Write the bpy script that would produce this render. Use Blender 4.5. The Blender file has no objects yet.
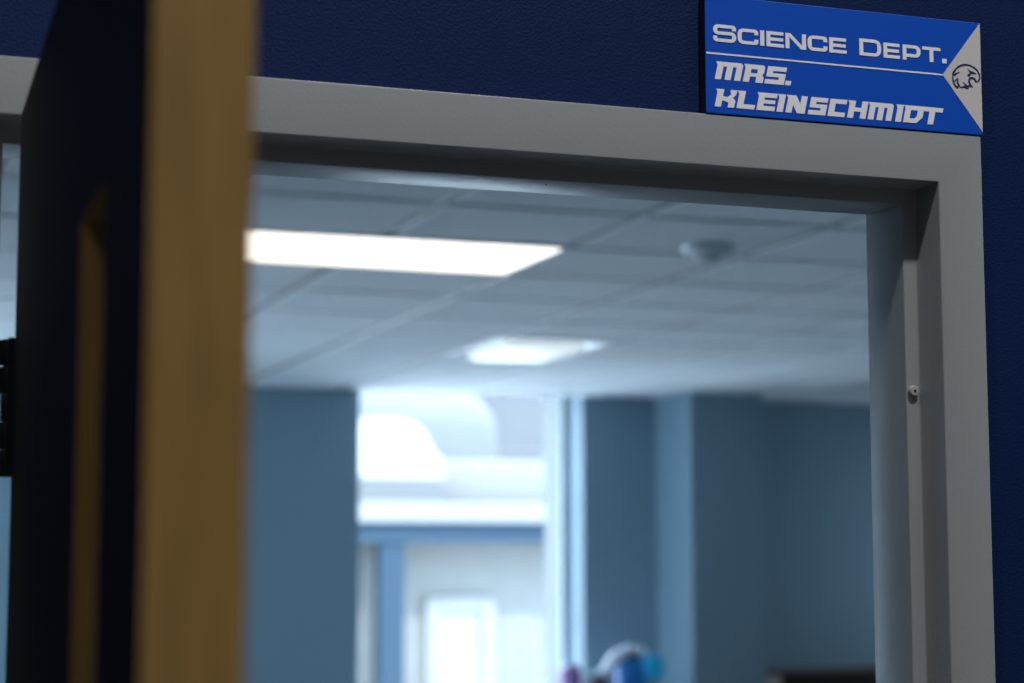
import bpy, bmesh, math, random
from mathutils import Vector, Matrix
random.seed(4)
scene = bpy.context.scene
COL = scene.collection

# ---------------------------------------------------------------- helpers
def nodes_of(m):
    m.use_nodes = True
    return m.node_tree.nodes, m.node_tree.links

def mat(name, col, rough=.6, metal=0., spec=.5, noise=0., nscale=8., bump=0., bscale=200., stretch=(1, 1, 1), emit=None, estr=0.):
    m = bpy.data.materials.new(name)
    n, l = nodes_of(m)
    b = n['Principled BSDF']
    b.inputs['Base Color'].default_value = (*col, 1)
    b.inputs['Roughness'].default_value = rough
    b.inputs['Metallic'].default_value = metal
    b.inputs['Specular IOR Level'].default_value = spec
    if noise or bump:
        tc = n.new('ShaderNodeTexCoord')
        mp = n.new('ShaderNodeMapping')
        mp.inputs['Scale'].default_value = stretch
        l.new(tc.outputs['Object'], mp.inputs['Vector'])
    if noise:
        t = n.new('ShaderNodeTexNoise')
        t.inputs['Scale'].default_value = nscale
        t.inputs['Detail'].default_value = 4
        l.new(mp.outputs['Vector'], t.inputs['Vector'])
        r = n.new('ShaderNodeValToRGB')
        r.color_ramp.elements[0].position = .3
        r.color_ramp.elements[1].position = .7
        r.color_ramp.elements[0].color = (*[c * (1 - noise) for c in col], 1)
        r.color_ramp.elements[1].color = (*[min(1, c * (1 + noise)) for c in col], 1)
        l.new(t.outputs['Fac'], r.inputs['Fac'])
        l.new(r.outputs['Color'], b.inputs['Base Color'])
    if bump:
        t2 = n.new('ShaderNodeTexNoise')
        t2.inputs['Scale'].default_value = bscale
        t2.inputs['Detail'].default_value = 2
        l.new(mp.outputs['Vector'], t2.inputs['Vector'])
        bp = n.new('ShaderNodeBump')
        bp.inputs['Strength'].default_value = bump
        bp.inputs['Distance'].default_value = .002
        l.new(t2.outputs['Fac'], bp.inputs['Height'])
        l.new(bp.outputs['Normal'], b.inputs['Normal'])
    if emit:
        b.inputs['Emission Color'].default_value = (*emit, 1)
        b.inputs['Emission Strength'].default_value = estr
    return m

def glass(name, tint=(.95, .98, 1), refl=.06):
    m = bpy.data.materials.new(name)
    n, l = nodes_of(m)
    n.remove(n['Principled BSDF'])
    tr = n.new('ShaderNodeBsdfTransparent')
    tr.inputs['Color'].default_value = (*tint, 1)
    gl = n.new('ShaderNodeBsdfGlossy')
    gl.inputs['Roughness'].default_value = .02
    fr = n.new('ShaderNodeFresnel')
    fr.inputs['IOR'].default_value = 1.3
    mx = n.new('ShaderNodeMixShader')
    l.new(fr.outputs['Fac'], mx.inputs['Fac'])
    l.new(tr.outputs['BSDF'], mx.inputs[1])
    l.new(gl.outputs['BSDF'], mx.inputs[2])
    l.new(mx.outputs['Shader'], n['Material Output'].inputs['Surface'])
    return m

class MB:
    """collects shapes into one mesh"""
    def __init__(self):
        self.bm = bmesh.new()
        self.mi = 0
    def face(self, vs):
        try:
            f = self.bm.faces.new(vs)
            f.material_index = self.mi
            return f
        except ValueError:
            return None
    def box(self, x0, y0, z0, x1, y1, z1, bevel=0., seg=2):
        v = [self.bm.verts.new(p) for p in ((x0, y0, z0), (x1, y0, z0), (x1, y1, z0), (x0, y1, z0),
                                            (x0, y0, z1), (x1, y0, z1), (x1, y1, z1), (x0, y1, z1))]
        fs = [self.face([v[i] for i in q]) for q in ((0, 3, 2, 1), (4, 5, 6, 7), (0, 1, 5, 4), (1, 2, 6, 5), (2, 3, 7, 6), (3, 0, 4, 7))]
        if bevel:
            es = list({e for f in fs for e in f.edges})
            bmesh.ops.bevel(self.bm, geom=es, offset=bevel, segments=seg, affect='EDGES', profile=.5)
        return self
    def prism(self, pts, y0, y1):
        """polygon in (x,z), extruded along y from y0 (front) to y1"""
        self.count = getattr(self, 'count', 0) + 1
        y0 = y0 - (self.count % 40) * .000004      # overlapping pieces of one letter never share a plane
        a = sum(pts[i][0] * pts[(i + 1) % len(pts)][1] - pts[(i + 1) % len(pts)][0] * pts[i][1] for i in range(len(pts)))
        if a < 0:
            pts = pts[::-1]
        f = [self.bm.verts.new((x, y0, z)) for x, z in pts]
        b = [self.bm.verts.new((x, y1, z)) for x, z in pts]
        self.face(f)
        self.face(b[::-1])
        n = len(pts)
        for i in range(n):
            j = (i + 1) % n
            self.face([f[i], b[i], b[j], f[j]])
        return self
    def lathe(self, prof, c=(0, 0, 0), n=32, axis='z'):
        rings = []
        for r, h in prof:
            ring = []
            for k in range(n):
                a = 2 * math.pi * k / n
                p = (r * math.cos(a), r * math.sin(a), h)
                if axis == 'y':
                    p = (p[0], p[2], p[1])
                ring.append(self.bm.verts.new((c[0] + p[0], c[1] + p[1], c[2] + p[2])))
            rings.append(ring)
        for a, b in zip(rings, rings[1:]):
            for k in range(n):
                j = (k + 1) % n
                self.face([a[k], a[j], b[j], b[k]])
        self.face(rings[0][::-1])
        self.face(rings[-1])
        return self
    def tube(self, pts, radii, n=14):
        pts = [Vector(p) for p in pts]
        rings = []
        for i, p in enumerate(pts):
            t = (pts[min(i + 1, len(pts) - 1)] - pts[max(i - 1, 0)]).normalized()
            up = Vector((0, 1, 0)) if abs(t.y) < .9 else Vector((1, 0, 0))
            s = t.cross(up).normalized()
            u = s.cross(t).normalized()
            r = radii[i] if isinstance(radii, (list, tuple)) else radii
            rr = r if isinstance(r, tuple) else (r, r)
            rings.append([self.bm.verts.new(p + s * rr[0] * math.cos(2 * math.pi * k / n) + u * rr[1] * math.sin(2 * math.pi * k / n)) for k in range(n)])
        for a, b in zip(rings, rings[1:]):
            for k in range(n):
                j = (k + 1) % n
                self.face([a[k], a[j], b[j], b[k]])
        self.face(rings[0][::-1])
        self.face(rings[-1])
        return self
    def build(self, name, mats, parent=None, smooth=False, loc=None, recalc=True):
        if recalc:
            bmesh.ops.recalc_face_normals(self.bm, faces=self.bm.faces[:])
        me = bpy.data.meshes.new(name)
        self.bm.to_mesh(me)
        self.bm.free()
        for m in (mats if isinstance(mats, (list, tuple)) else [mats]):
            me.materials.append(m)
        if smooth:
            me.shade_smooth()
            try:
                me.set_sharp_from_angle(angle=math.radians(38))
            except Exception:
                pass
        o = bpy.data.objects.new(name, me)
        COL.objects.link(o)
        if parent:
            o.parent = parent
        if loc:
            o.location = loc
        return o

def empty(name, loc=(0, 0, 0)):
    o = bpy.data.objects.new(name, None)
    o.empty_display_size = .1
    o.location = loc
    COL.objects.link(o)
    return o

def tag(o, label=None, cat=None, group=None, kind=None):
    if label: o['label'] = label
    if cat: o['category'] = cat
    if group: o['group'] = group
    if kind: o['kind'] = kind
    return o

def struct(o, label, cat):
    return tag(o, label, cat, None, 'structure')

# ---------------------------------------------------------------- materials
M = {}
M['frame'] = mat('grey_frame_paint', (.295, .320, .330), .33, spec=.5, bump=.12, bscale=260)
M['navy'] = mat('navy_wall_paint', (.0022, .0150, .0740), .65, spec=.15, bump=.42, bscale=380)
M['room_wall'] = mat('blue_grey_wall_paint', (.225, .335, .405), .6, bump=.1, bscale=200)
M['tile'] = mat('ceiling_tile', (.80, .82, .83), .9, spec=.2, noise=.04, nscale=60, bump=.3, bscale=120)
M['tbar'] = mat('ceiling_grid_metal', (.24, .25, .26), .6)
M['carpet'] = mat('blue_grey_carpet', (.25, .28, .31), .95, noise=.2, nscale=150)
M['corridor_floor'] = mat('corridor_floor_vinyl', (.20, .20, .20), .5, noise=.1, nscale=30)
M['corridor_wall'] = mat('corridor_paint', (.13, .14, .16), .7)
M['corridor_ceiling'] = mat('corridor_ceiling_paint', (.35, .36, .38), .9)
M['door_face'] = mat('dark_door_face', (.006, .008, .012), .62, spec=.15)
M['wood'] = mat('door_edge_wood', (.300, .178, .050), .6, spec=.3, noise=.12, nscale=9, stretch=(14, 14, 1.3))
M['black_metal'] = mat('black_hinge_metal', (.005, .007, .009), .6, spec=.2)
M['sign_blue'] = mat('sign_blue', (.002, .080, .55), .45, spec=.3)
M['sign_edge'] = mat('sign_dark_edge', (.006, .007, .010), .6)
M['sign_white'] = mat('sign_white_print', (.90, .89, .93), .5, spec=.3)
M['sign_grey'] = mat('sign_pale_panel', (.62, .60, .60), .5, spec=.3)
M['emblem'] = mat('emblem_navy_print', (.012, .020, .085), .5)
M['rubber'] = mat('grey_rubber', (.36, .37, .36), .6)
M['hole'] = mat('screw_hole_black', (.004, .004, .004), .8)
M['white_paint'] = mat('white_paint', (.80, .82, .84), .5)
M['lamp_body'] = mat('fixture_white', (.72, .74, .76), .4)
M['pan'] = mat('grey_reflector_pan', (.46, .50, .53), .35)
M['troffer'] = mat('troffer_lens', (.9, .88, .84), .5, emit=(1.0, .90, .76), estr=1.8)
M['lens2'] = mat('cool_lens', (.30, .31, .32), .4, emit=(.80, .93, 1.0), estr=.80)
M['detector'] = mat('detector_plastic', (.88, .89, .90), .18)
M['detector_dark'] = mat('detector_dome', (.46, .48, .48), .4)
M['window_frame'] = mat('grey_window_frame', (.30, .38, .42), .4)
M['outer_return'] = mat('pale_outer_window_return', (0.0900, 0.0930, 0.0960), .6)
M['glass'] = glass('window_glass')
M['door_glass'] = glass('door_glass', (.55, .58, .6))
M['shelf_wood'] = mat('tan_shelf_wood', (.58, .47, .38), .5, noise=.12, nscale=6, stretch=(2, 2, 14))
M['shelf_top'] = mat('brown_shelf_top', (.10, .075, .055), .6)
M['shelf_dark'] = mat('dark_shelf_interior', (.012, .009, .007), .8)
M['jug_blue'] = mat('blue_plastic', (.004, .17, .52), .3)
M['jug_cyan'] = mat('cyan_plastic', (.014, .56, .95), .3)
M['jug_white'] = mat('pale_plastic', (.80, .88, .97), .35)
M['black_plastic'] = mat('black_plastic', (.006, .006, .008), .5)
M['purple'] = mat('purple_plastic', (.36, .19, .48), .35)
M['grey_plastic'] = mat('grey_plastic', (.25, .33, .42), .4)
M['maroon'] = mat('maroon_plastic', (.09, .012, .028), .4)
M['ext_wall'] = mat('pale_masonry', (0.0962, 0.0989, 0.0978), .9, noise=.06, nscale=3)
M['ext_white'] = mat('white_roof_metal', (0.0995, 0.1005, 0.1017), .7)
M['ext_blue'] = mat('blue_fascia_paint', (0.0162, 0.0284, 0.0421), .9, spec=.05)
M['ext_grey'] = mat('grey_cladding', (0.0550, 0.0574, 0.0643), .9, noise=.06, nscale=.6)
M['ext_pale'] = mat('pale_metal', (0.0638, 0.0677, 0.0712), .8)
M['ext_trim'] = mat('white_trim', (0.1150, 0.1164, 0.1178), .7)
M['ext_shadow'] = mat('vent_grey', (0.0672, 0.0805, 0.0987), .8)  # bluish tone paints the shade along the foot of the rooftop box
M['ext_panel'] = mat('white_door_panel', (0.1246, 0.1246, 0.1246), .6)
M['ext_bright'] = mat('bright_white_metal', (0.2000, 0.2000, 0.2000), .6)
M['ground'] = mat('pale_pavement', (.62, .64, .66), .9, noise=.1, nscale=1)

# ---------------------------------------------------------------- camera
f_px, yaw, pit, rol = 1941.0, math.radians(19.4306), math.radians(6.3807), math.radians(-.0427)
cam_d = bpy.data.cameras.new('camera')
cam = bpy.data.objects.new('camera', cam_d)
COL.objects.link(cam)
Fv = Vector((math.sin(yaw) * math.cos(pit), math.cos(yaw) * math.cos(pit), math.sin(pit)))
R0 = Vector((math.cos(yaw), -math.sin(yaw), 0))
U0 = R0.cross(Fv)
Rv = R0 * math.cos(rol) + U0 * math.sin(rol)
Uv = -R0 * math.sin(rol) + U0 * math.cos(rol)
C = Vector((0, -1.6588, 1.7557))
mw = Matrix((Rv, Uv, -Fv)).transposed().to_4x4()
mw.translation = C
cam.matrix_world = mw
cam_d.sensor_width = 36.0
cam_d.lens = f_px * 36.0 / 1024.0
cam_d.clip_start = .05
cam_d.clip_end = 400
cam_d.dof.use_dof = True
cam_d.dof.focus_distance = (Vector((.93, 0, 2.2)) - C).dot(Fv)
cam_d.dof.aperture_fstop = 4.5
scene.camera = cam

# ---------------------------------------------------------------- room shell
RX0, RX1, RY0, RY1, H = -3.0, 7.2, .133, 9.4, 2.743
CX0, CX1, CY0, CH = -3.0, 4.6, -4.2, 5.7
OX0, OX1, OZ = .1176, 1.0374, 2.1294            # frame rebate opening
WY = .013                                      # corridor face of the wall

def two_sided_wall(name, boxes, split, front_mat, back_mat):
    mb = MB()
    for b in boxes:
        mb.box(*b)
    for f in mb.bm.faces:
        f.material_index = 1 if f.calc_center_median().y > split else 0
    return mb.build(name, [front_mat, back_mat])

ow = .046
wall_near = two_sided_wall('wall_near', [
    (RX0 - .2, WY, 0, OX0 - ow, RY0, CH), (OX1 + ow, WY, 0, RX1 + .2, RY0, CH), (OX0 - ow, WY, OZ + ow, OX1 + ow, RY0, CH)],
    .07, M['navy'], M['room_wall'])
struct(wall_near, 'navy blue textured wall around the doorway', 'wall')

WX0, WX1, WZ = 2.95, 4.361, .40                # window opening in the far wall
mb = MB()
W2 = (-1.6, .7)  # unseen extra window, added to bring daylight into the room
mb.box(RX0 - .2, RY1, 0, W2[0], RY1 + .3, 3.2)
mb.box(W2[1], RY1, 0, WX0 - .6, RY1 + .3, 3.2)
mb.box(WX0 - .6, RY1, 0, WX0, RY1 + .03, 3.2)  # thin skin, hidden jamb behind it cut back to admit more daylight
mb.box(WX0 - .6, RY1 + .03, 0, WX0, RY1 + .3, WZ)
mb.box(WX1, RY1, 0, RX1 + .2, RY1 + .3, 3.2)
mb.box(WX0, RY1, 0, WX1, RY1 + .3, WZ)
mb.box(W2[0], RY1, 0, W2[1], RY1 + .3, WZ)
mb.box(WX0 - .6, RY1, H + .10, WX1, RY1 + .3, 3.2)
mb.box(W2[0], RY1, H - .012, W2[1], RY1 + .3, 3.2)
wall_far = struct(mb.build('wall_far', M['room_wall']), 'blue grey far wall of the classroom beside the window', 'wall')
mb = MB()
for a, b in ((WX0, WX1), W2):
    mb.box(b, RY1 + .3, WZ - .1, b + .12, RY1 + .67, H + .10)
    mb.box(a - .6, RY1 + .3, H + .10, b + .12, RY1 + .67, H + .3)
    mb.box(a, RY1 + .3, WZ - .1, b, RY1 + .67, WZ)
struct(mb.build('trim_3', M['outer_return']), 'pale outer returns around the far wall windows', 'window surround')
mb = MB()
mb.box(4.845, 8.88, 0, 5.325, RY1, 3.2, .004)
struct(mb.build('wall_column', M['room_wall']), 'blue grey column standing out from the far wall right of the window', 'column')
mb = MB()
LW = (7.4, 9.3)  # added opening out of view, sidelights the column and window reveal
mb.box(RX0 - .2, RY0, 0, RX0, LW[0], 3.2)
mb.box(RX0 - .2, LW[1], 0, RX0, RY1, 3.2)
mb.box(RX0 - .2, LW[0], 0, RX0, LW[1], .4)
mb.box(RX0 - .2, LW[0], 2.68, RX0, LW[1], 3.2)
struct(mb.build('wall_left', M['room_wall']), 'blue grey side wall at the left of the classroom', 'wall')
mb = MB()
RW = (8.84, 9.04)  # added slot window out of view, brightens the wall beyond the column
mb.box(RX1, RY0, 0, RX1 + .2, RW[0], 3.2)
mb.box(RX1, RW[1], 0, RX1 + .2, RY1 + .3, 3.2)
mb.box(RX1, RW[0], 0, RX1 + .2, RW[1], 1.0)
mb.box(RX1, RW[0], 2.5, RX1 + .2, RW[1], 3.2)
struct(mb.build('wall_right', M['room_wall']), 'blue grey side wall at the far right of the classroom', 'wall')
mb = MB()
mb.box(RX0 - .2, .0, -.12, RX1 + .2, RY1 + .3, 0)
struct(mb.build('floor', M['carpet']), 'blue grey carpeted classroom floor', 'floor')
mb = MB()
mb.box(CX0 - .2, CY0 - .2, -.12, CX1 + .2, 0, 0)
struct(mb.build('floor_corridor', M['corridor_floor']), 'grey corridor floor in front of the doorway', 'floor')
for nm, b, lb in (('wall_corridor_back', (CX0 - .2, CY0 - .2, 0, CX1 + .2, CY0, CH), 'corridor wall behind the viewer'),
                  ('wall_corridor_left', (CX0 - .2, CY0, 0, CX0, WY, CH), 'corridor wall on the left'),
                  ('wall_corridor_right', (CX1, CY0, 0, CX1 + .2, WY, CH), 'corridor wall on the right')):
    mb = MB()
    mb.box(*b)
    struct(mb.build(nm, M['corridor_wall']), lb, 'wall')
mb = MB()
mb.box(CX0 - .2, CY0 - .2, CH, CX1 + .2, RY0, CH + .15)
struct(mb.build('ceiling_corridor', M['corridor_ceiling']), 'high corridor ceiling', 'ceiling')

# suspended ceiling: tiles with stepped edges over a metal grid, fixtures take the place of tiles
GX, GY, G = 1.598, 4.06, .6096
def cell(i, j):
    return GX + i * G, GY + j * G
skip = {(-1, 0), (0, 0), (2, 4), (2, 5)}
troffer_cells = [(-1, 0), (6, 0), (7, 4), (-1, -4), (6, -4)]  # first is the visible light, the rest are unseen fill lights added
for i, j in troffer_cells:
    skip |= {(i, j), (i + 1, j)}
mb = MB()
i0, i1 = math.floor((RX0 - GX) / G), math.floor((RX1 - GX) / G)
j0, j1 = math.floor((RY0 - GY) / G), math.floor((RY1 - GY) / G)
for i in range(i0, i1 + 1):
    for j in range(j0, j1 + 1):
        if (i, j) in skip:
            continue
        x, y = cell(i, j)
        a, b, c, d = max(x, RX0) + .018, max(y, RY0) + .018, min(x + G, RX1) - .018, min(y + G, RY1) - .018
        if c - a < .03 or d - b < .03:
            continue
        e = .007
        lo = [mb.bm.verts.new(p) for p in ((a + e, b + e, H), (c - e, b + e, H), (c - e, d - e, H), (a + e, d - e, H))]
        hi = [mb.bm.verts.new(p) for p in ((a, b, H + .010), (c, b, H + .010), (c, d, H + .010), (a, d, H + .010))]
        mb.face(lo[::-1])
        for k in range(4):
            mb.face([lo[k], lo[(k + 1) % 4], hi[(k + 1) % 4], hi[k]])
mb.mi = 1
for i in range(i0, i1 + 2):
    x = GX + i * G
    if RX0 < x < RX1:
        y = RY0
        segs = []
        for j in range(j0, j1 + 1):
            if (i - 1, j) in skip and (i, j) in skip:
                continue
            yy = GY + j * G
            mb.box(x - .020, max(yy, RY0), H + .006, x + .020, min(yy + G, RY1), H + .03)
for j in range(j0, j1 + 2):
    y = GY + j * G
    if RY0 < y < RY1:
        mb.box(RX0, y - .020, H + .0065, RX1, y + .020, H + .0305)
mb.mi = 0
x, y = cell(2, 4)
mb.box(x + .02, y + .80, H, x + G - .02, y + 2 * G - .018, H + .01)
mb.box(RX0, RY0, H + .056, RX1, RY1, H + .2)
ceiling = struct(mb.build('ceiling', [M['tile'], M['tbar']], recalc=False), 'suspended classroom ceiling of square grey tiles', 'ceiling')
mb = MB()
mb.box(RX0 - .2, RY0, 3.2, RX1 + .2, RY1 + .3, 3.4)
struct(mb.build('ceiling_deck', M['corridor_ceiling']), 'roof deck above the classroom ceiling', 'ceiling')

# ---------------------------------------------------------------- door frame
def rounded(prof, r, n=3):
    out = []
    for i, p in enumerate(prof):
        p = Vector(p)
        if i in (0, len(prof) - 1):
            out.append(p)
            continue
        a, b = Vector(prof[i - 1]) - p, Vector(prof[i + 1]) - p
        t = min(r, a.length * .45, b.length * .45)
        q0, q1 = p + a.normalized() * t, p + b.normalized() * t
        for k in range(n + 1):
            u = k / n
            out.append(q0 * (1 - u) ** 2 + p * 2 * u * (1 - u) + q1 * u ** 2)
    return out
FACE = .0503
prof = [(FACE, .030), (FACE, 0), (0, 0), (0, .0445), (-.016, .0445), (-.016, .1105), (0, .1105), (0, .146), (FACE, .146), (FACE, .120)]
pr = rounded(prof, .0016)
mb = MB()
rows = []
for d, y in pr:
    rows.append([mb.bm.verts.new(p) for p in ((OX0 - d, y, 0), (OX0 - d, y, OZ + d), (OX1 + d, y, OZ + d), (OX1 + d, y, 0))])
for a, b in zip(rows, rows[1:]):
    for k in range(3):
        mb.face([a[k], a[k + 1], b[k + 1], b[k]])
frame = mb.build('trim_1', M['frame'], smooth=True)
struct(frame, 'grey steel door frame around the classroom doorway', 'door frame')
bm_ = bmesh.new(); bm_.from_mesh(frame.data); bmesh.ops.recalc_face_normals(bm_, faces=bm_.faces[:]); bm_.to_mesh(frame.data); bm_.free()

# mitre seam and the tiny screw hole in the head of the frame are parts of the frame
mb = MB()
mb.lathe([(.0012, 0), (.0012, -.0005)], (.6431, .0657, OZ - .016), 16)
mb.build('screw_hole', M['hole'], frame)

# rubber door silencer on the right-hand stop
sil = MB()
sil.lathe([(.0046, .0), (.0054, -.0005), (.0057, -.0022), (.0055, -.0040), (.0046, -.0052), (.0014, -.0054)], (0, 0, 0), 28, 'y')
so = sil.build('door_silencer', M['rubber'], smooth=True, loc=(1.0284, .0447, 1.9228))
tag(so, 'small grey rubber bumper button on the right door frame stop', 'door bumper')
mb = MB()
mb.lathe([(.0014, -.0050), (.0014, -.0058)], (0, 0, 0), 16, 'y')
mb.build('centre_hole', M['hole'], so)

# ---------------------------------------------------------------- open door
DL, DT, DH = .832, .0405, 2.113
leaf_loc = Vector((.1382, -.072, 0))
mb = MB()
ly0, ly1, lz0, lz1 = -.662, -.548, 1.15, 1.935     # vision panel cut-out (local y, z)
mb.box(0, ly1, .01, DT, 0, DH)
mb.box(0, -DL, .01, DT, ly0, DH)
mb.box(0, ly0, lz1, DT, ly1, DH)
mb.box(0, ly0, .01, DT, ly1, lz0)
for f in mb.bm.faces:
    f.normal_update()
bmesh.ops.remove_doubles(mb.bm, verts=mb.bm.verts[:], dist=1e-5)
bmesh.ops.recalc_face_normals(mb.bm, faces=mb.bm.faces[:])
for f in mb.bm.faces:
    f.material_index = 0 if abs(f.normal.x) > .7 else 1
    if abs(f.normal.y) > .7 and f.calc_center_median().y > -.01:
        f.material_index = 0
door = mb.build('door_1', [M['door_face'], M['wood']])
door.location = leaf_loc
door.rotation_euler = (0, 0, math.radians(-1.54))
struct(door, 'open dark door seen edge on, with bare wood edge and narrow glass slot', 'door')
mb = MB()
mb.box(DT * .46, ly0 - .004, lz0 - .004, DT * .46 + .005, ly1 + .004, lz1 + .004)
mb.build('glass_pane', M['door_glass'], door)
# butt hinge: five knuckles round the pin, with jamb and door leaves
hz0, hz1 = 1.8205, 1.9318
mb = MB()
seg = (hz1 - hz0) / 5
kr = .0064
cx, cy = .1354 - leaf_loc.x, .0118
for k in range(5):
    mb.lathe([(kr * .9, hz0 + k * seg + .0003), (kr, hz0 + k * seg + .0012), (kr, hz0 + (k + 1) * seg - .0012), (kr * .9, hz0 + (k + 1) * seg - .0003)], (cx, cy, 0), 24)
mb.box(cx - .002, .0003, hz0, DT * .85, .0035, hz1)
for k in (0, 2, 4):
    mb.box(cx - .002, .0006, hz0 + k * seg + .0005, cx + .002, cy, hz0 + (k + 1) * seg - .0005)
hinge = mb.build('hinge', M['black_metal'], door, smooth=True)
mb = MB()
for k in (1, 3, 4):
    mb.box(OX0 - leaf_loc.x + .0016, cy + .001, hz0 + k * seg + .0005, cx, cy + .0045, hz0 + (k + 1) * seg - .0005)
mb.box(OX0 - leaf_loc.x + .0016, cy + .001, hz0, OX0 - leaf_loc.x + .0046, .100, hz1)
mb.build('hinge_leaf', M['black_metal'], door)

# ---------------------------------------------------------------- sign
SX, SZ, SW, SH = .7822, 2.1801, .3075, .1165
SY0, SY1 = -.0012, WY
k_ = .001
sign = MB()
sign.box(0, SY0, 0, SW, SY1, SH, .0008, 2)
for f in sign.bm.faces:
    c = f.calc_center_median()
    f.material_index = 0 if c.y < SY0 + .0009 else 1
sg = sign.build('door_sign', [M['sign_blue'], M['sign_edge']], loc=(SX, 0, SZ))
tag(sg, 'blue rectangular sign reading SCIENCE DEPT. and MRS. KLEINSCHMIDT above the doorway', 'sign')
OFF = 1.7      # measured mm origin to board left edge
YF, YB = SY0 - .0004, SY0 + .0001

def sample(path, rad, n=6):
    out = []
    for i, p in enumerate(path):
        p = Vector(p)
        if i in (0, len(path) - 1) or rad <= 0:
            out.append(p)
            continue
        a, b = Vector(path[i - 1]) - p, Vector(path[i + 1]) - p
        r = min(rad, a.length * .499, b.length * .499)
        q0, q1 = p + a.normalized() * r, p + b.normalized() * r
        for k in range(n + 1):
            t = k / n
            out.append(q0 * (1 - t) ** 2 + p * 2 * t * (1 - t) + q1 * t * t)
    return out

def stroke(path, tv, th, rad, n=6):
    """polygon outline of a pen stroke, tv wide on uprights and th on bars"""
    pts = sample(path, rad, n)
    L, Rr = [], []
    for i, p in enumerate(pts):
        a = pts[max(i - 1, 0)]
        b = pts[min(i + 1, len(pts) - 1)]
        t = (b - a)
        if t.length < 1e-9:
            continue
        t.normalize()
        nrm = Vector((-t.y, t.x))
        o = Vector((nrm.x * tv / 2, nrm.y * th / 2))
        L.append(p + o)
        Rr.append(p - o)
    return [(L[i], L[i + 1], Rr[i + 1], Rr[i]) for i in range(len(L) - 1)]

def R_(x0, y0, x1, y1):
    return [((x0, y0), (x1, y0), (x1, y1), (x0, y1))]

def wide(ch, w, h):
    tv, th = 4.3, 3.25
    a, b, m, r = tv / 2, th / 2, h / 2, h * .28
    if ch == 'S':
        m = h * .51
        return stroke([(w - a, h * .68), (w - a, h - b), (a, h - b), (a, m), (w - a, m), (w - a, b), (a, b), (a, h * .33)], tv, th, r)
    if ch == 'C':
        return stroke([(w - a, h * .64), (w - a, h - b), (a, h - b), (a, b), (w - a, b), (w - a, h * .36)], tv, th, r)
    if ch == 'I':
        return R_(0, 0, w, h)
    if ch == 'E':
        return R_(0, 0, tv, h) + R_(0, 0, w, th) + R_(0, h - th, w * .98, h) + R_(0, m - th / 2, w * .95, m + th / 2)
    if ch == 'N':
        return R_(0, 0, tv, h) + R_(w - tv, 0, w, h) + [((0, h), (tv * 1.25, h), (w, 0), (w - tv * 1.25, 0))]
    if ch == 'D':
        return R_(0, 0, tv, h) + stroke([(0, h - b), (w - a, h - b), (w - a, b), (0, b)], tv, th, h * .34)
    if ch == 'P':
        return R_(0, 0, tv, h) + stroke([(0, h - b), (w - a, h - b), (w - a, h * .30), (0, h * .30)], tv, th, h * .28)
    if ch == 'T':
        return R_(0, h - th, w, h) + R_(w / 2 - tv / 2, 0, w / 2 + tv / 2, h)
    return R_(0, 0, w, h)

mb = MB()
line1 = [('S', 9.9, 34.3, 17.1), ('C', 36.0, 58.2, 15.3), ('I', 60.2, 64.6, 15.3), ('E', 66.9, 85.8, 15.3), ('N', 87.6, 110.0, 15.3),
         ('C', 111.9, 133.5, 15.3), ('E', 135.6, 154.9, 15.3), ('D', 169.3, 193.8, 17.1), ('E', 196.4, 215.0, 15.3), ('P', 218.2, 238.6, 15.3),
         ('T', 240.8, 261.6, 15.3), ('.', 263.4, 268.6, 4.6)]
for ch, x0, x1, h in line1:
    for poly in wide(ch, x1 - x0, h):
        mb.prism([((x0 + p[0] - OFF) * k_, (70.8 + p[1]) * k_) for p in poly], YF, YB)
tag(mb.build('department_lettering', M['sign_white'], sg, recalc=True), 'white wide capital lettering SCIENCE DEPT.')

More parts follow.
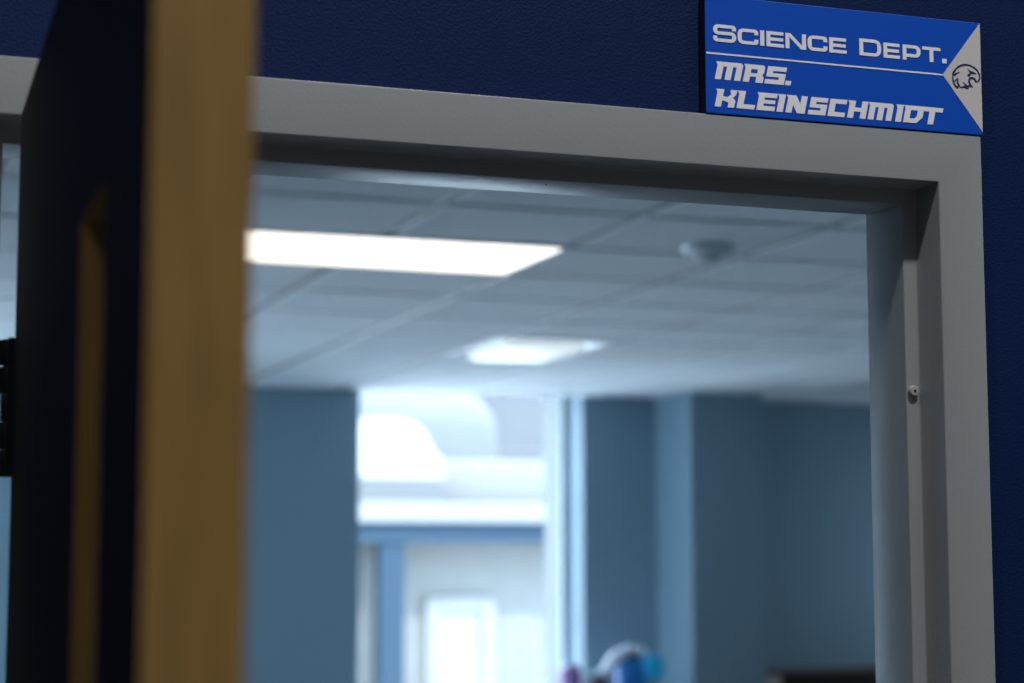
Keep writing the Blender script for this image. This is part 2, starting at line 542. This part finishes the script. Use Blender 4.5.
def techno(ch, w, h):
    tv, th = 6.5, 4.5
    m = h * .5
    if ch == 'M':
        g = (w - 3 * tv) / 2
        return R_(0, 0, tv, h) + R_(tv + g, 0, 2 * tv + g, h) + R_(w - tv, 0, w, h - 2) + R_(0, h - th, w - 2, h) + [((w - 2.2, h - th), (w, h - th), (w, h - 2), (w - 2.2, h))] + [((-2.2, h), (0, h - 3.2), (0, h))]
    if ch == 'R':
        return R_(0, 0, tv, h) + R_(0, h - th, w - 1.5, h) + [((w - tv - .8, h * .46), (w - 1.8, h * .46), (w, h * .56), (w, h - 2), (w - 2, h), (w - tv - .8, h))] + R_(0, h * .32, w - 3.6, h * .52) + [((w - tv - 1, 0), (w + .4, 0), (w + .4, h * .30), (w - 1.6, h * .47), (w - tv - 1, h * .47))] + [((-2.2, h), (0, h - 3.2), (0, h))]
    if ch == 'S':
        return R_(0, h - th, w, h) + R_(0, h * .40, tv, h) + R_(0, h * .40, w, h * .40 + th * .85) + R_(w - tv, 0, w, h * .40 + th * .8) + R_(-.5, 0, w, th)
    if ch == 'K':
        return R_(0, 0, tv, h) + [((tv - .5, h * .36), (tv + 4, h * .36), (w - 3.4, h * .54), (tv - .5, h * .62))] + \
            [((tv + 2, h * .46), (w - 3.4, h * .54), (w - .4, h * .74), (w - 5.4, h * .74))] + [((w - 5.4, h * .74), (w - .4, h * .74), (w, h), (w - tv - .6, h), (w - tv - .2, h * .84))] + \
            [((tv + 1, h * .37), (w - tv - .3, h * .28), (w, h * .40), (w - 3.4, h * .56))] + R_(w - tv - .3, 0, w, h * .40) + [((-2.2, h), (0, h - 3.2), (0, h))]
    if ch == 'L':
        return R_(0, 0, tv, h) + R_(0, 0, w, th) + [((-2.2, h), (0, h - 3.2), (0, h))]
    if ch == 'E':
        return R_(0, 0, tv, h) + R_(0, 0, w, th) + R_(0, h - th, w, h) + R_(0, m - th * .40, w - .8, m + th * .40) + [((-2.2, h), (0, h - 3.2), (0, h))]
    if ch == 'I':
        return R_(0, 0, w, h) + [((-2, h), (0, h - 3), (0, h))]
    if ch == 'N':
        return R_(0, 0, tv, h) + R_(w - tv, 0, w, h) + [((0, h), (tv * 1.3, h), (w, 0), (w - tv * 1.3, 0))] + [((-2, h), (0, h - 3), (0, h))]
    if ch == 'C':
        return R_(0, 0, tv, h) + R_(0, 0, w, th) + R_(0, h - th, w, h)
    if ch == 'H':
        return R_(0, 0, tv, h) + R_(w - tv, 0, w, h) + R_(0, m - th * .45, w, m + th * .45) + [((-2.2, h), (0, h - 3.2), (0, h))]
    if ch == 'D':
        return R_(0, 0, tv, h) + R_(0, h - th, w, h) + R_(0, 0, w - 6, th) + [((w - tv, h), (w, h), (w, 6), (w - 6, 0), (w - tv - 2.5, 0), (w - tv - 2.5, th), (w - tv, 7.0))] + [((-2, h), (0, h - 3), (0, h))]
    if ch == 'T':
        return R_(-1, h - th, w, h) + R_(w / 2 - tv / 2 - .5, 0, w / 2 + tv / 2 - .5, h)
    return R_(0, 0, w, h)

SL = .23
mb = MB()
def put(rows, base, h):
    for ch, x0, x1 in rows:
        hh = 4.6 if ch == '.' else h
        for poly in techno(ch, x1 - x0, hh):
            mb.prism([((x0 + p[0] + SL * p[1] - OFF) * k_, (base + p[1]) * k_) for p in poly], YF, YB)
put([('M', 11.0, 38.0), ('R', 40.8, 61.6), ('S', 64.4, 84.9), ('.', 86.2, 92.2)], 33.7, 17.6)
put([('K', 10.5, 31.0), ('L', 33.6, 52.6), ('E', 54.8, 74.2), ('I', 76.6, 83.2), ('N', 86.2, 107.0), ('S', 111.0, 129.8), ('C', 132.2, 150.8),
     ('H', 153.9, 174.3), ('M', 176.7, 203.2), ('I', 207.7, 214.2), ('D', 216.7, 237.6), ('T', 237.0, 259.4)], 6.8, 17.5)
tag(mb.build('name_lettering', M['sign_white'], sg), 'white slanted capital lettering MRS. KLEINSCHMIDT')
mb = MB()
mb.prism([(.0008, .0580), ((265 - OFF) * k_, .0580), ((265 - OFF) * k_, .0596), (.0008, .0596)], YF, YB)
mb.build('divider_line', M['sign_white'], sg)
mb = MB()
mb.prism([(SW - .0008, SH - .0006), ((263.6 - OFF) * k_, .0588), (SW - .0008, .0032)], YF - .0001, YB)
tag(mb.build('arrow_panel', M['sign_grey'], sg), 'pale triangle panel pointing left')
# eagle head emblem, tapered pen strokes traced in units of one zoomed pixel
mb = MB()
def em(x, y):
    return ((272.5 + (x - 185) * .0935 * 1.0 - OFF) * k_, (71.6 - (y - 185) * .0850 - .0) * k_ + (x - 185) * 0.0)
def em_pt(x, y):
    # the zoom is foreshortened: undo its slope
    u = 274.9 + (x - 215) * .0942
    v = 58.1 - (y - 330) * .0843 + (x - 215) * .0078
    return Vector(((u - OFF) * k_, v * k_))
def ink(pts, wid):
    c = [em_pt(*p) for p in pts]
    n = len(c)
    # Catmull-Rom resampling
    q, ws = [], []
    for i in range(n - 1):
        p0, p1, p2, p3 = c[max(i - 1, 0)], c[i], c[i + 1], c[min(i + 2, n - 1)]
        for k in range(4):
            t = k / 4
            q.append(.5 * ((2 * p1) + (p2 - p0) * t + (2 * p0 - 5 * p1 + 4 * p2 - p3) * t * t + (3 * p1 - p0 - 3 * p2 + p3) * t ** 3))
            ws.append(wid[i] * (1 - t) + wid[i + 1] * t)
    q.append(c[-1]); ws.append(wid[-1])
    L, Rr = [], []
    for i, p in enumerate(q):
        t = (q[min(i + 1, len(q) - 1)] - q[max(i - 1, 0)])
        t.normalize()
        o = Vector((-t.y, t.x)) * max(ws[i], 2) * .0942e-3 * .5
        L.append(p + o); Rr.append(p - o)
    for i in range(len(q) - 1):
        mb.prism([L[i], L[i + 1], Rr[i + 1], Rr[i]], YF - .0005, YF)
def blot(pts):
    mb.prism([em_pt(*p) for p in pts], YF - .0005, YF)
ink([(216, 345), (225, 290), (262, 236), (312, 200), (372, 187), (432, 196), (486, 224), (528, 268), (548, 318), (550, 352)], [8, 22, 14, 20, 17, 13, 12, 14, 18, 14])
ink([(550, 352), (540, 380), (502, 406)], [16, 14, 6])
ink([(502, 406), (496, 378), (470, 352), (436, 352), (416, 384), (424, 416), (458, 466)], [8, 16, 18, 22, 20, 20, 6])
blot([(404, 236), (432, 262), (470, 276), (512, 292), (478, 300), (448, 298), (418, 336), (398, 318), (430, 288)])
ink([(216, 345), (222, 400), (250, 452), (280, 474)], [18, 16, 18, 6])
ink([(232, 318), (262, 296), (306, 272)], [20, 14, 3])
ink([(236, 392), (262, 366), (284, 350)], [12, 12, 3])
ink([(282, 362), (274, 400), (286, 436), (312, 466)], [4, 18, 22, 4])
ink([(280, 474), (276, 446)], [6, 12])
ink([(312, 466), (352, 460), (402, 486)], [8, 14, 6])
blot([(336, 398), (366, 416), (398, 446), (412, 486), (384, 456), (354, 440), (372, 436)])
ink([(402, 486), (396, 452), (440, 448), (458, 466)], [6, 16, 18, 6])
tag(mb.build('eagle_emblem', M['emblem'], sg), 'dark blue line drawn eagle head')

# ---------------------------------------------------------------- ceiling fixtures
def troffer(i, j, label, group=None):
    x, y = cell(i, j)
    t = empty('ceiling_light', (x, y, H))
    tag(t, label, 'ceiling light', group)
    m1 = MB()
    w, d = 2 * G, G
    s = .010
    for b in ((.004, .004, w - .004, s), (.004, d - s, w - .004, d - .004), (.004, s, s, d - s), (w - s, s, w - .004, d - s)):
        m1.box(b[0], b[1], -.004, b[2], b[3], .028, .001)
    m1.build('frame', M['lamp_body'], t)
    m2 = MB()
    m2.box(s, s, -.001, w - s, d - s, .02)
    m2.build('diffuser', M['troffer'], t)
    return t
troffer(-1, 0, 'long bright warm white rectangular ceiling light near the doorway')
fill_labels = ['ceiling light at the right of the classroom hidden behind the door frame', 'ceiling light in the far right of the classroom hidden behind the door frame', 'ceiling light close to the doorway above the door head', 'ceiling light in the near right corner of the classroom']
for (i, j), lb in zip(troffer_cells[1:], fill_labels):
    troffer(i, j, lb)

x, y = cell(2, 4)
t = empty('ceiling_light', (x, y, H))
tag(t, 'small square ceiling light with pale bluish raised centre lens near the window', 'ceiling light')
mb = MB()
D2 = .80
for b in ((.004, .004, G - .004, .03), (.004, D2 - .03, G - .004, D2 - .004), (.004, .03, .03, D2 - .03), (G - .03, .03, G - .004, D2 - .03)):
    mb.box(b[0], b[1], -.006, b[2], b[3], .02, .001)
mb.build('frame', M['lamp_body'], t)
mb = MB()
z0 = .045
v = [mb.bm.verts.new(p) for p in ((.03, .03, 0), (G - .03, .03, 0), (G - .03, D2 - .03, 0), (.03, D2 - .03, 0),
                                  (.09, .06, z0), (G - .09, .06, z0), (G - .09, D2 - .06, z0), (.09, D2 - .06, z0))]
for q in ((0, 1, 5, 4), (1, 2, 6, 5), (2, 3, 7, 6), (3, 0, 4, 7), (4, 5, 6, 7)):
    mb.face([v[k] for k in q])
mb.build('reflector_pan', M['pan'], t)
mb = MB()
mb.box(.085, .16, -.036, .47, D2 - .08, .044, .02, 4)
mb.build('lens', M['lens2'], t, smooth=True)

# smoke detector
t = empty('smoke_detector', (2.615, 3.885, H))
tag(t, 'small round smoke detector on the ceiling tile right of the long light', 'smoke detector')
mb = MB()
mb.lathe([(.074, .002), (.082, -.002), (.083, -.012), (.076, -.024), (.056, -.030)], n=40)
mb.build('base', M['detector'], t, smooth=True)
mb = MB()
mb.lathe([(.046, -.028), (.043, -.034), (.036, -.042), (.024, -.050), (.004, -.053)], n=36)
mb.build('dome', M['detector_dark'], t, smooth=True)

# ---------------------------------------------------------------- windows
def window(name, a, b, z0, z1, axis, pos, label, rail=None):
    """frame with a pane; axis 'x' means the opening runs along x at y=pos"""
    mbf, mbg = MB(), MB()
    def bx(m, u0, v0, u1, v1, d0, d1, bev=0.):
        if axis == 'x':
            m.box(u0, pos + d0, v0, u1, pos + d1, v1, bev)
        else:
            m.box(pos + d0, u0, v0, pos + d1, u1, v1, bev)
    w = .030
    bx(mbf, a, z0, a + w, z1, 0, .05, .002)
    bx(mbf, b - .030, z0, b, z1, 0, .05, .002)
    bx(mbf, a + w, z0, b - .03, z0 + w, 0, .05, .002)
    bx(mbf, a + w, z1 - .035, b - .03, z1, 0, .05, .002)
    bx(mbg, a + w - .003, z0 + w - .003, b - .027, z1 - .033, .022, .028)
    f = mbf.build(name, M['window_frame'])
    struct(f, label, 'window')
    mbg.build('glass_pane', M['glass'], f)
    return f
WYF = RY1 + .275
window('window_1', WX0 - .598, WX1 - .002, WZ + .001, H + .099, 'x', WYF, 'tall bright window in the far wall looking out to a pale building')
window('window_2', W2[0] + .002, W2[1] - .002, WZ + .001, H - .013, 'x', WYF, 'second far wall window hidden behind the open door')
window('window_4', LW[0] + .002, LW[1] - .002, .401, 2.679, 'y', RX0 - .15, 'window in the left side wall of the classroom out of view')
window('window_3', RW[0] + .002, RW[1] - .002, 1.001, 2.499, 'y', RX1 + .1, 'window in the right side wall of the classroom out of view')
mb = MB()
mb.box(3.90, 8.5, .90, 4.843, RY1, .945, .004)
mb.box(3.92, 8.54, 0, 4.84, RY1, .90)
struct(mb.build('trim_2', M['white_paint']), 'built in ledge under the far window', 'ledge')

# ---------------------------------------------------------------- bookcase
bx0, bx1, by0, by1, bz = 5.365, 6.75, 9.06, 9.395, 1.07
t = empty('bookcase', (bx0, by0, 0))
tag(t, 'low wooden bookcase with dark open shelves against the far wall right of the column', 'bookcase')
def part(name, m, b, bev=.002):
    q = MB()
    q.box(b[0] - bx0, b[1] - by0, b[2], b[3] - bx0, b[4] - by0, b[5], bev)
    return q.build(name, m, t)
part('side_panel', M['shelf_wood'], (bx0, by0, 0, bx0 + .03, by1, bz - .022))
part('side_panel', M['shelf_wood'], (bx1 - .03, by0, 0, bx1, by1, bz - .022))
part('front_stile', M['shelf_wood'], (bx0 + .002, by0 - .003, 0, bx0 + .150, by0 + .018, bz - .022))
part('top_panel', M['shelf_top'], (bx0 - .004, by0 - .004, bz - .022, bx1 + .004, by1, bz))
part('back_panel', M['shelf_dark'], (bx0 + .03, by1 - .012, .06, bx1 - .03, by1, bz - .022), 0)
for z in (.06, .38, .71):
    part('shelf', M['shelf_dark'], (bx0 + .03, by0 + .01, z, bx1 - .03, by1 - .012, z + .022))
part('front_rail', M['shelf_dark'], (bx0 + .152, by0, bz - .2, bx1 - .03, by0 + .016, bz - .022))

# ---------------------------------------------------------------- bottles on the window ledge
LZ = .945
t = empty('water_jug', (4.42, 8.8, LZ))
tag(t, 'blue plastic jug with pale arched handle on the ledge right of the window', 'jug')
mb = MB()
mb.lathe([(.085, 0), (.096, .012), (.098, .12), (.096, .17), (.084, .205), (.066, .225), (.050, .232)], n=36)
mb.build('body', M['jug_blue'], t, smooth=True)
mb = MB()
mb.lathe([(.046, .228), (.046, .262)], n=30)
mb.build('collar', M['black_plastic'], t)
mb = MB()
mb.box(.045, -.105, .120, .165, .03, .252, .022, 4)
mb.build('spout_cap', M['jug_cyan'], t, smooth=True)
mb = MB()
ctrl = [Vector((x, 0, z)) for x, z in ((-.225, .03), (-.19, .11), (-.15, .18), (-.10, .245), (-.04, .276), (.02, .282), (.06, .270), (.085, .246))]
pts = []
for i in range(len(ctrl) - 1):
    p0, p1, p2, p3 = ctrl[max(i - 1, 0)], ctrl[i], ctrl[i + 1], ctrl[min(i + 2, len(ctrl) - 1)]
    for k in range(4):
        u = k / 4
        pts.append(.5 * ((2 * p1) + (p2 - p0) * u + (2 * p0 - 5 * p1 + 4 * p2 - p3) * u * u + (3 * p1 - p0 - 3 * p2 + p3) * u ** 3))
pts.append(ctrl[-1])
mb.tube(pts, [(.036, .040)] * (len(pts) - 2) + [(.033, .036), (.022, .025)])
mb.build('handle', M['jug_white'], t, smooth=True)

t = empty('drink_bottle', (4.045, 8.8, LZ))
tag(t, 'purple bottle with grey cap on the ledge at the right edge of the window', 'bottle')
mb = MB()
mb.lathe([(.058, 0), (.064, .006), (.066, .13), (.064, .170), (.054, .195), (.036, .208), (.012, .214)], n=30)
mb.build('body', M['purple'], t, smooth=True)
t = empty('jar', (4.155, 8.66, LZ))
tag(t, 'small grey lidded dark red jar between purple bottle and blue jug', 'jar')
mb = MB()
mb.lathe([(.045, 0), (.050, .006), (.050, .125), (.046, .14)], n=30)
mb.build('body', M['maroon'], t, smooth=True)
mb = MB()
mb.lathe([(.050, .138), (.052, .142), (.052, .165), (.046, .172), (.02, .176)], n=30)
mb.build('lid', M['grey_plastic'], t, smooth=True)

# ---------------------------------------------------------------- outdoors
GZ = -1.1
mb = MB()
mb.box(-60, RY1 + .3, GZ - .1, 90, 120, GZ)
struct(mb.build('ground', M['ground']), 'pale pavement outside the window', 'ground')
t = empty('building', (7.0, 30, GZ))
tag(t, 'pale building with blue fascia and white roof edge seen through the window', 'building')
def ext(name, m, b, bev=0., par=None):
    par = par or t
    q = MB()
    l = t.location if par is t or par.parent is t else par.location
    q.box(b[0] - l[0], b[1] - l[1], b[2] - l[2], b[3] - l[0], b[4] - l[1], b[5] - l[2], bev)
    return q.build(name, m, par)
ext('wall', M['ext_wall'], (-6, 31.0, GZ, 26, 37, 2.37))
ext('roof_edge', M['ext_white'], (-6.2, 29.8, 2.37, 26, 37.2, 2.70), .02)
ext('fascia', M['ext_blue'], (-6.1, 29.95, 2.02, 26, 30.15, 2.37))
ext('soffit', M['ext_pale'], (-6.1, 30.15, 2.25, 26, 31.0, 2.37))
ext('pillar', M['ext_blue'], (8.82, 30.0, GZ, 9.25, 30.4, 2.05))
ext('pale_panel', M['ext_pale'], (8.0, 30.9, GZ, 8.80, 31.0, 2.25))
fr = MB()
l = t.location
dx0, dx1, dz1, wdt = 9.90, 11.17, 1.09, .25
for b in ((dx0, GZ, dx0 + wdt, dz1), (dx1 - wdt, GZ, dx1, dz1), (dx0 + wdt, dz1 - wdt, dx1 - wdt, dz1)):
    fr.box(b[0] - l[0], 30.86 - l[1], b[1] - l[2], b[2] - l[0], 31.0 - l[1], b[3] - l[2], .01)
df = fr.build('doorway', M['ext_trim'], t)
ext('door_panel', M['ext_panel'], (dx0 + wdt, 30.95, GZ, dx1 - wdt, 30.99, dz1 - wdt), 0, df)

r = empty('rooftop_unit', (9.2, 32, 2.70))
tag(r, 'bright white round topped rooftop unit on the pale building roof', 'rooftop unit')
mb = MB()
# hooded profile in x-z, extruded in depth
P = [(-1.3, .42), (-1.3, 1.25), (-.95, 1.48), (.1, 1.54), (.55, 1.52), (.78, 1.40), (.98, 1.10), (1.10, .80), (1.23, .66), (1.23, .42)]
mb.prism(P, -.5, .8)
bmesh.ops.bevel(mb.bm, geom=mb.bm.edges[:], offset=.06, segments=2, affect='EDGES')
mb.build('hood', M['ext_bright'], r, smooth=True)
mb = MB()
mb.box(-1.28, -.47, 0, 1.2, .7, .44)
mb.build('curb_base', M['ext_pale'], r)
r = empty('rooftop_box', (10.9, 32.6, 2.70))
tag(r, 'low white flat box on the pale building roof beside the round unit', 'rooftop box')
mb = MB()
mb.box(-.4, -.3, .06, 1.8, .6, .86, .05, 3)
mb.build('casing', M['ext_white'], r, smooth=True)
mb = MB()
mb.box(-.3, -.2, 0, 1.7, .5, .07)
mb.build('curb_base', M['ext_shadow'], r)
r = empty('rooftop_tank', (10.6, 35.2, 2.70))
tag(r, 'large pale rounded tank rising behind the white rooftop unit', 'tank')
mb = MB()
mb.lathe([(1.95, .12), (1.96, 1.58), (1.88, 1.85), (1.68, 2.12), (1.36, 2.36), (.9, 2.58), (.4, 2.70), (.02, 2.72)], n=48)
mb.build('shell', M['ext_pale'], r, smooth=True)
mb = MB()
mb.lathe([(2.0, 0), (2.0, .14)], n=48)
mb.build('base_ring', M['ext_grey'], r)
r = empty('grey_building', (10, 46, GZ))
tag(r, 'large plain grey building filling the view behind the rooftop objects', 'building')
mb = MB()
mb.box(-20, 0, 0, 30, 10, 10)
mb.build('wall', M['ext_grey'], r)
mb = MB()
mb.box(-20.2, -.2, 10, 30.2, 10.2, 10.4)
mb.build('roof_cap', M['ext_white'], r)

# ---------------------------------------------------------------- light
w = bpy.data.worlds.new('sky')
scene.world = w
w.use_nodes = True
bg = w.node_tree.nodes['Background']
bg.inputs['Color'].default_value = (.66, .84, 1.0, 1)
bg.inputs['Strength'].default_value = 13.0

def lamp(name, kind, loc, direction, energy, color, **kw):
    d = bpy.data.lights.new(name, kind)
    d.energy = energy
    d.color = color
    for k, v in kw.items():
        setattr(d, k, v)
    o = bpy.data.objects.new(name, d)
    o.location = loc
    o.rotation_euler = Vector(direction).to_track_quat('-Z', 'Y').to_euler()
    COL.objects.link(o)
    return o
lamp('sun', 'SUN', (0, 0, 20), (0, .64, -.77), 10.5, (1, .97, .93), angle=math.radians(3))
for cxl, e in ((.95, 112), (-1.9, 40), (2.8, 12)):
    lamp('corridor_downlight', 'AREA', (cxl, -1.95, 5.45), (0, 0, -1), e, (1, .985, .97), shape='DISK', size=.22)
# sampling portals in the window openings
def portal(loc, direction, sx, sy):
    o = lamp('window_portal', 'AREA', loc, direction, 1, (1, 1, 1), shape='RECTANGLE', size=sx, size_y=sy)
    o.data.cycles.is_portal = True
portal(((WX0 - .6 + WX1) / 2, RY1 + .70, (WZ + H) / 2), (0, -1, 0), WX1 - WX0 + .6, H - WZ + .2)
portal(((W2[0] + W2[1]) / 2, RY1 + .70, (WZ + H) / 2), (0, -1, 0), W2[1] - W2[0], H - WZ)

portal((RX0 - .23, (LW[0] + LW[1]) / 2, 1.54), (1, 0, 0), LW[1] - LW[0], 2.28)
portal((RX1 + .23, (RW[0] + RW[1]) / 2, 1.75), (-1, 0, 0), RW[1] - RW[0], 1.5)

# ---------------------------------------------------------------- view
vs = scene.view_settings
vs.view_transform = 'Standard'
vs.look = 'None'
vs.gamma = 1
vs.exposure = 0
vs.use_curve_mapping = False
scene.cycles.use_denoising = True
scene.cycles.max_bounces = 10
scene.cycles.diffuse_bounces = 6
scene.cycles.transparent_max_bounces = 12
scene.cycles.sample_clamp_indirect = 8
